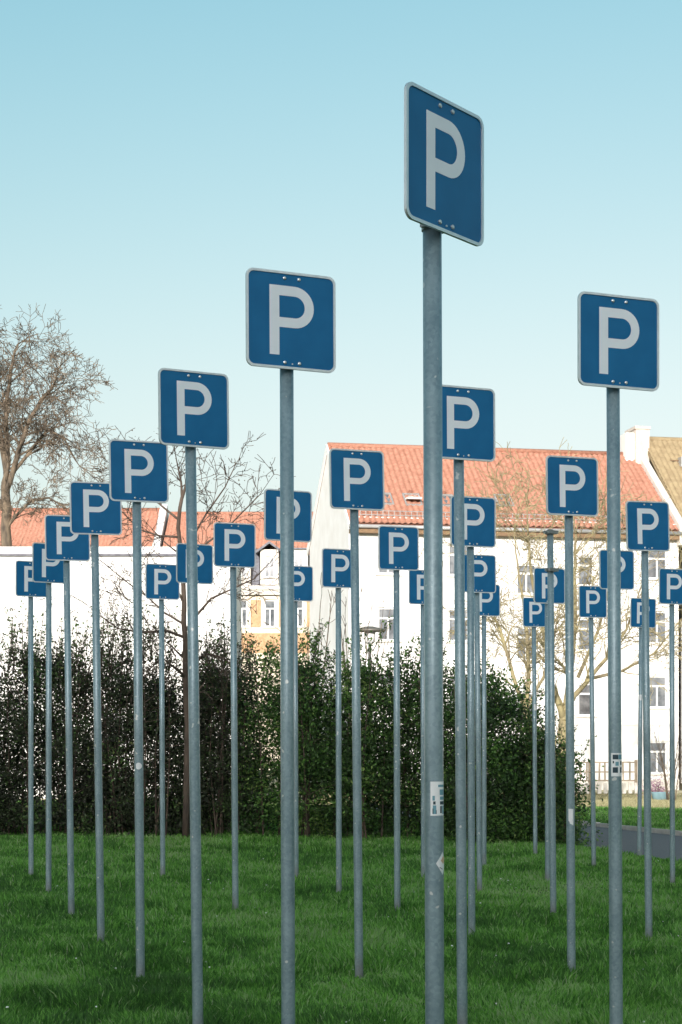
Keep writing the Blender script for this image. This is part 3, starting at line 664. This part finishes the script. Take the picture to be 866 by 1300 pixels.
def letter_P():
    u = lambda f_: (f_ - .5) * S; vz = lambda f_: (.5 - f_) * S
    st0, st1 = u(.258), u(.366); top, bot = vz(.146), vz(.86); ob_ = vz(.573); it, ib = vz(.248), vz(.472)
    cxo = u(.54); zc = (top + ob_) / 2; ro = (top - ob_) / 2; ri = (it - ib) / 2; n = 18
    outer = [(st1, top)] + [(cxo + ro * math.sin(math.pi * k / n), zc + ro * math.cos(math.pi * k / n)) for k in range(n + 1)] + [(st1, ob_)]
    inner = [(st1, it)] + [(cxo + ri * math.sin(math.pi * k / n), (it + ib) / 2 + ri * math.cos(math.pi * k / n)) for k in range(n + 1)] + [(st1, ib)]
    m = MB(); N_ = len(outer); yf, yb_ = -.0028, -.0014
    vs = [(x, yf, z) for x, z in outer] + [(x, yf, z) for x, z in inner] + [(x, yb_, z) for x, z in outer] + [(x, yb_, z) for x, z in inner]
    fs = []
    for i in range(N_ - 1): fs += [(i, i + 1, N_ + i + 1, N_ + i)[::-1], (i, 2 * N_ + i, 2 * N_ + i + 1, i + 1), (N_ + i, N_ + i + 1, 3 * N_ + i + 1, 3 * N_ + i)]
    m.add(vs, fs); m.prism([(st0, bot), (st1, bot), (st1, top), (st0, top)], yf, yb_, 'y')
    return m.data('letter', M['white_sheet'])
let_me = letter_P()
bolt_me = MB().tube([(0, 0, 0), (0, -.004, 0), (0, -.006, 0)], [.0075, .0075, .004], 8).data('bolt', M['bolt'])
rivet_me = MB().tube([(0, 0, 0), (0, -.003, 0)], .0035, 6).data('rivet', M['bolt'])
PR = .0302
post_me = MB().tube([(0, 0, -.25), (0, 0, 0), (0, 0, H * .5), (0, 0, H + S - .02)], PR, 24).data('post', M['galv'], True)
for p in post_me.polygons:
    if len(p.vertices) > 4: p.use_smooth = False
cap_me = MB().tube([(0, 0, H + S - .021), (0, 0, H + S - .006), (0, 0, H + S)], [PR + .002, PR + .002, PR * .6], 20).data('post_cap', M['cap'], True)
def clamp_mesh():
    m = MB(); n = 20; out = [((PR + .004) * math.cos(2 * math.pi * k / n), (PR + .004) * math.sin(2 * math.pi * k / n)) for k in range(n)]
    inn = [(PR * .98 * math.cos(2 * math.pi * k / n), PR * .98 * math.sin(2 * math.pi * k / n)) for k in range(n)]
    vs = [(x, y, z) for z in (-.013, .013) for x, y in out]
    m.add(vs, [(k, (k + 1) % n, n + (k + 1) % n, n + k) for k in range(n)] + [tuple(range(n))[::-1], tuple(range(n, 2 * n))])
    m.box(-.045, .045, -PR - .009, -PR - .001, -.012, .012)            # the rail the panel is bolted to
    m.box(PR + .002, PR + .022, -.010, .010, -.011, .011); m.box(-PR - .022, -PR - .002, -.010, .010, -.011, .011)
    return m.data('clamp', M['galv'])
clamp_me = clamp_mesh()
def patch(name, z0, z1, a0, a1, material, r, parent, shape=None):
    """paper stuck round the post: angles in degrees, 0 faces the camera, positive to the right"""
    n = 10; m = MB(); vs, fs = [], []
    for i in range(n + 1):
        t = i / n; a = R(a0 + (a1 - a0) * t); lo, hi = (z0, z1) if shape is None else shape(t)
        for z in (lo, hi): vs.append((r * math.sin(a), -r * math.cos(a), z))
    fs = [(2 * i, 2 * i + 2, 2 * i + 3, 2 * i + 1) for i in range(n)]
    return m.add(vs, fs).build(name, material, parent)

# photo measurements: panel left, panel right, post x under the panel, panel bottom y, post foot x, foot y (or None: x at the frame's lower edge)
POSTS = [
 ('A1', 17.5, 58, 39, 759, 39.4, 1118), ('A2', 37.5, 80, 62, 740.5, 61.7, 1134.6), ('A3', 56, 113.5, 84.5, 712, 90.7, 1165), ('A4', 88, 154, 120.3, 678, 128.3, 1199.5),
 ('A5', 138.5, 213, 173.7, 636, 178.4, 1244), ('A6', 200.5, 289, 242, 567.5, 251.3, None), ('A7', 311.5, 425, 364, 469, 366, None), ('A8', 512, 611, 548.8, 294.5, 552, None),
 ('B1', 184.6, 228.3, 205, 759, 206.7, 1108), ('B2', 223, 270, 245, 739, 247, 1131), ('B3', 271.5, 325, 296, 716.7, 299, 1150), ('B4', 334, 394.5, 363, 684.5, 366, 1190),
 ('B5', 419, 488, 449.8, 645.6, 456, 1239), ('B6', 546, 629, 582.5, 584, 587, None), ('B7', 735, 838, 778.5, 493, 782.5, None),
 ('C1', 353.5, 396.5, 374.5, 761, 376, 1109), ('C2', 407.5, 456.5, 429.6, 745, 430.3, 1131), ('C3', 479.5, 534, 503.5, 723.5, 504.5, 1160), ('C4', 571, 631, 597.3, 695, 599, 1197),
 ('C5', 691, 761, 722.3, 655, 725.6, 1243), ('C6', 865, 945, 900, 599, 905, None),
 ('D1', 518.5, 561, 537, 767, 537.8, 1113), ('D2', 584, 629.5, 605.4, 751.7, 609, 1130), ('D3', None, None, 699, 727, 702.6, 1163), ('D4', 795, 851, 818.8, 700.5, 824, 1198),
 ('E1', 595, 634.5, 614.5, 782, 614.8, 1100), ('E2', 679, 720, 695, 766, 695.3, 1119), ('E3', 758.5, 804.5, 780, 749, 781, 1143), ('E4', 832.5, 878, 853, 768, 854, 1124),
 ('F1', 663, 697, 678, 795.7, 679.7, 1087), ('F2', 735, 771, 750.5, 784, 754, 1101), ('F3', 801, 833.5, 814, 797, 811.7, 1090)]
SHARED = 'blue P parking sign on a clean galvanised post, one of many alike on the lawn'
LAB = {'A8': 'parking sign with panel turned sharply away, torn sticker and diamond sticker on its post',
 'A7': 'parking sign next along the row behind the sharply turned sign',
 'A6': 'third parking sign of the row that begins at the sharply turned sign',
 'A5': 'parking sign whose post carries one small round pale patch',
 'A4': 'parking sign just behind the one with the round pale patch on its post',
 'A2': 'seventh parking sign counted along its row from the sharply turned sign',
 'A3': 'sixth parking sign counted along its row from the sharply turned sign',
 'A1': 'last parking sign of the row of eight, closest to the twiggy hedge',
 'B7': 'parking sign with a white framed picture sticker on its post',
 'B6': 'parking sign next behind the post with the framed picture sticker, same row',
 'B5': 'parking sign third in its row counting the picture sticker post as first',
 'B4': 'parking sign fourth in its row counting the picture sticker post as first',
 'B3': 'parking sign fifth in its row counting the picture sticker post as first',
 'B2': 'parking sign sixth in its row counting the picture sticker post as first',
 'B1': 'parking sign at the hedge end of the row headed by the picture sticker post',
 'C4': 'parking sign next behind the torn paper scrap post in its row',
 'C3': 'parking sign second behind the torn paper scrap post in its row',
 'C2': 'parking sign third behind the torn paper scrap post in its row',
 'C1': 'parking sign at the hedge end of the torn paper scrap row',
 'D1': 'parking sign at the hedge end of the row with the missing panel',
 'E1': 'parking sign at the hedge end of the row next after the missing panel row',
 'E2': 'middle parking sign of the row next after the missing panel row',
 'E3': 'parking sign farthest from the hedge in the row after the missing panel row',
 'C5': 'parking sign with a tilted torn paper scrap on its post',
 'C6': 'parking sign next to the one with the torn paper scrap, towards the path',
 'D3': 'galvanised post with two bare clamps and its sign panel missing',
 'D4': 'parking sign standing next after the post whose panel is missing',
 'D2': 'parking sign just behind the post whose panel is missing, same row',
 'F1': 'parking sign by the rounded bush with a tiny white label on its post',
 'F3': 'parking sign at the path edge with a small white label on its post',
 'F2': 'clean parking sign between the two posts with tiny white labels, by the path',
 'E4': 'parking sign on the lawn strip beside the path, post without stickers'}
post_at = {}
ZG0 = lambda x, y: float(gz(np.float64(x), np.float64(y)))
for code, l_, r_, xt, yt, xb, yb in POSTS:
    d = H * F / (YH - yt) * .49
    for _ in range(6):
        x = (xt - CX) / F * d
        d = (H + ZG0(x, d) - HC) * F / (YH - yt)
    if yb is not None: d = .5 * d + .5 * H * F / (yb - yt)
    else:
        yf = YH + (HC - ZG0((xb - CX) / F * d, d)) * F / d; xb = xt + (xb - xt) * (yf - yt) / (1300 - yt)
    d += .045
    X0_, X1_ = (xb - CX) / F * d, (xt - CX) / F * d; z0 = ZG0(X0_, d)
    yaw = R(27)
    if l_ is not None and code not in ('C6',):
        best = None; phi = math.atan2(-X1_, d)
        for k in range(160):
            th = phi + R(k * .45); ux, uy = math.cos(th) * HS, math.sin(th) * HS
            sx, sy = X1_ + .045 * math.sin(th), d - .045 * math.cos(th)
            w_ = F * ((sx + ux) / (sy + uy) - (sx - ux) / (sy - uy)); e_ = abs(w_ - (r_ - l_))
            if best is None or e_ < best[0]: best = (e_, th)
        yaw = best[1] if code == 'A8' else min(max(best[1], R(22)), R(33))
    t = thing('signless_post' if code == 'D3' else 'parking_sign', (X0_, d, z0), LAB.get(code, SHARED), 'parking sign' if code != 'D3' else 'post', group='parking signs planted in the lawn')
    # yaw first about the post, then the lean in the picture's plane
    Rm = Matrix.Rotation(math.atan2(X1_ - X0_, H), 4, 'Y') @ Matrix.Rotation(random.uniform(-.0015, .0015), 4, 'X') @ Matrix.Rotation(yaw, 4, 'Z')
    t.matrix_world = Matrix.Translation((X0_, d, z0)) @ Rm
    po = link('post', post_me, t); link('post_cap', cap_me, po)
    for zc in (H + .030, H + S - .030):
        c_ = link('clamp', clamp_me, po); c_.location.z = zc
        if code == 'D3': c_.rotation_euler.z = random.uniform(.0, .3); c_.scale = (1.35, 1.35, 1.3)
    if code != 'D3':
        pn = link('sign_panel', panel_me, t); pn.location = (0, -PR - .0205, H + HS); pn.rotation_euler = (0, random.gauss(0, .006), random.gauss(0, .01))
        link('rim', rim_me, pn); link('letter', let_me, pn)
        for fx_ in (.425, .588):
            for fz_ in (.068, .935):
                b_ = link('bolt', bolt_me, pn); b_.location = ((fx_ - .5) * S, -.0015, (.5 - fz_) * S)
        b_ = link('rivet', rivet_me, pn); b_.location = (.004, -.0015, (.5 - .945) * S)
    post_at[code] = (t, po, d, yaw, z0)
def zp(code, y): t, po, d, yaw, z0 = post_at[code]; return HC + (YH - y) / F * d - z0
def ang_cam(code, a): t, po, d, yaw, z0 = post_at[code]; return a - math.degrees(yaw)
def stick(code, name, y0, y1, a0, a1, material, off=.0006, shape=None, parent=None):
    t, po, *_ = post_at[code]
    return patch(name, zp(code, y1), zp(code, y0), ang_cam(code, a0), ang_cam(code, a1), M[material], PR + off, parent or po, shape)
# torn teal and white sticker
s_ = stick('A8', 'sticker', 992, 1035, -25, 75, 'paper')
for (y0, y1, a0, a1, mt) in ((1010, 1016, -12, 2, 'ink_teal'), (1017, 1021, -8, 6, 'ink_dark'), (1022, 1033, -10, 10, 'ink_teal'), (1026, 1033, -12, -7, 'ink_dark'), (1028, 1033, 8, 12, 'ink_dark'),
                             (996, 999, 22, 70, 'ink_teal'), (1002, 1009, 32, 70, 'ink_teal'), (1011, 1015, 34, 70, 'ink_teal'), (1017, 1021, 34, 70, 'ink_dark'), (1023, 1032, 35, 48, 'ink_dark'), (1023, 1033, 52, 70, 'ink_teal')):
    stick('A8', 'print', y0, y1, a0, a1, mt, .0010, parent=s_)
zt_, zb_ = zp('A8', 1081), zp('A8', 1110); zm = (zt_ + zb_) / 2; hh = (zt_ - zb_) / 2
def dia(t): k = 1 - abs(t * 2 - 1); return zm - hh * k - .0005, zm + hh * k + .0005
s_ = stick('A8', 'sticker', 0, 0, 8, 100, 'paper', shape=dia)
def dia2(t): k = (1 - abs(t * 2 - 1)) * .75; return zm + .008 - hh * k * .4, zm + .008 + hh * k * .6
stick('A8', 'print', 0, 0, 38, 85, 'ink_warm', .001, shape=dia2, parent=s_)
for k in range(3): stick('A8', 'print', 1100 + k * 2 - k, 1101.4 + k, 30 + k * 8, 36 + k * 8, 'ink_dark', .0013, parent=s_)
# framed picture sticker
s_ = stick('B7', 'sticker', 956, 985.5, -43, 75, 'paper')
for (y0, y1, a0, a1, mt) in ((958, 964, -28, 20, 'ink_dark'), (958, 964, 22, 66, 'ink_teal'), (966, 969, -28, -16, 'ink_dark'), (966, 971, 40, 62, 'ink_dark'), (967, 972, -5, 24, 'ink_teal'), (974, 981, -28, 16, 'ink_dark'), (974, 981, 38, 62, 'ink_dark')):
    stick('B7', 'print', y0, y1, a0, a1, mt, .001, parent=s_)
# torn scrap, patch and labels
za, zb2 = zp('C5', 1026.5), zp('C5', 1048)
s_ = stick('C5', 'sticker', 0, 0, -36, 34, 'paper', shape=lambda t: (zb2 + .035 * (1 - t) * (1 if t < .3 else .6) , za - .003 * t))
stick('A5', 'sticker', 968, 977, -32, 50, 'paper', shape=lambda t: (zp('A5', 972.5) - .024 * math.sin(math.pi * min(1, .2 + t * .7)), zp('A5', 972.5) + .024 * math.sin(math.pi * min(1, .2 + t * .7))))
stick('F3', 'sticker', 882, 889, -60, 20, 'paper'); stick('F1', 'sticker', 894, 902, -20, 55, 'paper')

# ------------------------------------------------------------ grass
def blades(n, y0, y1, wfun, hfun, powr=1.6):
    yy = (y0 ** -powr + rng.uniform(0, 1, n) * (y1 ** -powr - y0 ** -powr)) ** (-1 / powr)
    hw = yy * .205 + 1.6; xx = rng.uniform(-1, 1, n) * hw
    ok = ~in_path(xx, yy); return xx[ok], yy[ok]
X, Y = blades(430000, 8.0, 31.0, None, None, .35)
Xf, Yf = blades(60000, 31, 47.0, None, None, .3)
X = np.concatenate([X, Xf]); Y = np.concatenate([Y, Yf]); n = len(X)
big = vnoise(X * 1.1, Y * 1.1, 1) * .6 + vnoise(X * 3.3, Y * 3.3, 2) * .4
fine = vnoise(X * 9, Y * 9, 3)
clump = np.clip(vnoise(X * 2.6, Y * 2.0, 11) * 2.2 - 1.0, 0, 1); tuft = np.clip(vnoise(X * 7, Y * 6, 12) * 2.4 - 1.1, 0, 1)
hgt = .82 * (.018 + .050 * np.clip(big * 1.6 - .4, 0, 1) + .045 * clump + .035 * tuft + .025 * fine) * rng.uniform(.6, 1.3, n)
hgt[Y > 33] *= .8
wid = (.0020 + .00024 * Y) * rng.uniform(.7, 1.3, n)
ang = rng.uniform(0, 2 * math.pi, n); lean = rng.uniform(.15, 1.0, n) * hgt
comb = vnoise(X * 1.7, Y * 1.7, 9) * 6.28 * 2
dx = np.cos(ang) * lean * .7 + np.cos(comb) * hgt * .25; dy = np.sin(ang) * lean * .7 + np.sin(comb) * hgt * .25
a2 = rng.uniform(0, math.pi, n); sx, sy = np.cos(a2) * wid, np.sin(a2) * wid * .5
Z = gz(X, Y)
v = np.zeros((n, 5, 3))
v[:, 0] = np.stack([X - sx, Y - sy, Z - .004], -1); v[:, 1] = np.stack([X + sx, Y + sy, Z - .004], -1)
v[:, 2] = np.stack([X - sx * .8 + dx * .35, Y - sy * .8 + dy * .35, Z + hgt * .62], -1); v[:, 3] = np.stack([X + sx * .8 + dx * .35, Y + sy * .8 + dy * .35, Z + hgt * .62], -1)
v[:, 4] = np.stack([X + dx, Y + dy, Z + hgt], -1)
i = np.arange(n) * 5
Fc = np.concatenate([np.stack([i, i + 1, i + 3], -1), np.stack([i, i + 3, i + 2], -1), np.stack([i + 2, i + 3, i + 4], -1)])
tone = -.02 + .6 * vnoise(X * .8 + 5, Y * .7, 4) + .50 * vnoise(X * 2.6 + 3, Y * 2.2, 5) - .12 * clump + .3 * (vnoise(X * 8, Y * 7, 13) - .5) + rng.normal(0, .24, n)
dry = rng.uniform(0, 1, n) < .02; tone[dry] = .9; hgt_dry = dry
g_ = np_mesh('grass', v.reshape(-1, 3), Fc, M['grass'], None, np.repeat(np.clip(tone, 0, .92) + dry * .08, 5))
tag(g_, 'short tufted green lawn grass round the sign posts', 'grass', kind='stuff')
# sparse dry grass of the far yard
nd = 60000; yy = rng.uniform(46.5, 69, nd); xx = rng.uniform(-.02, .24, nd) * yy; hh_ = rng.uniform(.03, .10, nd); ww = rng.uniform(.006, .014, nd); zz = gz(xx, yy); lx, ly = rng.normal(0, .03, nd), rng.normal(0, .03, nd)
V = np.stack([np.stack([xx - ww, yy, zz], -1), np.stack([xx + ww, yy, zz], -1), np.stack([xx + lx, yy + ly, zz + hh_], -1)], 1).reshape(-1, 3)
g_ = np_mesh('dry_grass', V, np.arange(nd * 3).reshape(-1, 3), leaf_mat('dry_blades', [(0, (.20, .19, .08)), (1, (.46, .42, .26))], .8, .3), None, np.repeat(rng.uniform(0, 1, nd), 3))
tag(g_, 'pale sunlit dry grass in front of the white house', 'grass', kind='stuff')
# daisies and pale specks
nd = 90; yy = rng.uniform(9.5, 27, nd); xx = rng.uniform(-1, 1, nd) * yy * .2; ok = ~in_path(xx, yy); xx, yy = xx[ok], yy[ok]
mb = MB()
for x_, y_ in zip(xx, yy):
    z_ = ZG0(x_, y_) + random.uniform(.03, .06); r_ = random.uniform(.005, .010)
    mb.add([(x_ + r_ * math.cos(k * 1.047), y_ + r_ * math.sin(k * 1.047) - .004 * (k % 2), z_ + .004 * math.sin(k * 1.047)) for k in range(6)], [(0, 1, 2, 3, 4, 5)])
tag(mb.build('daisies', M['daisy']), 'tiny white daisies scattered over the lawn', 'flowers', kind='stuff')
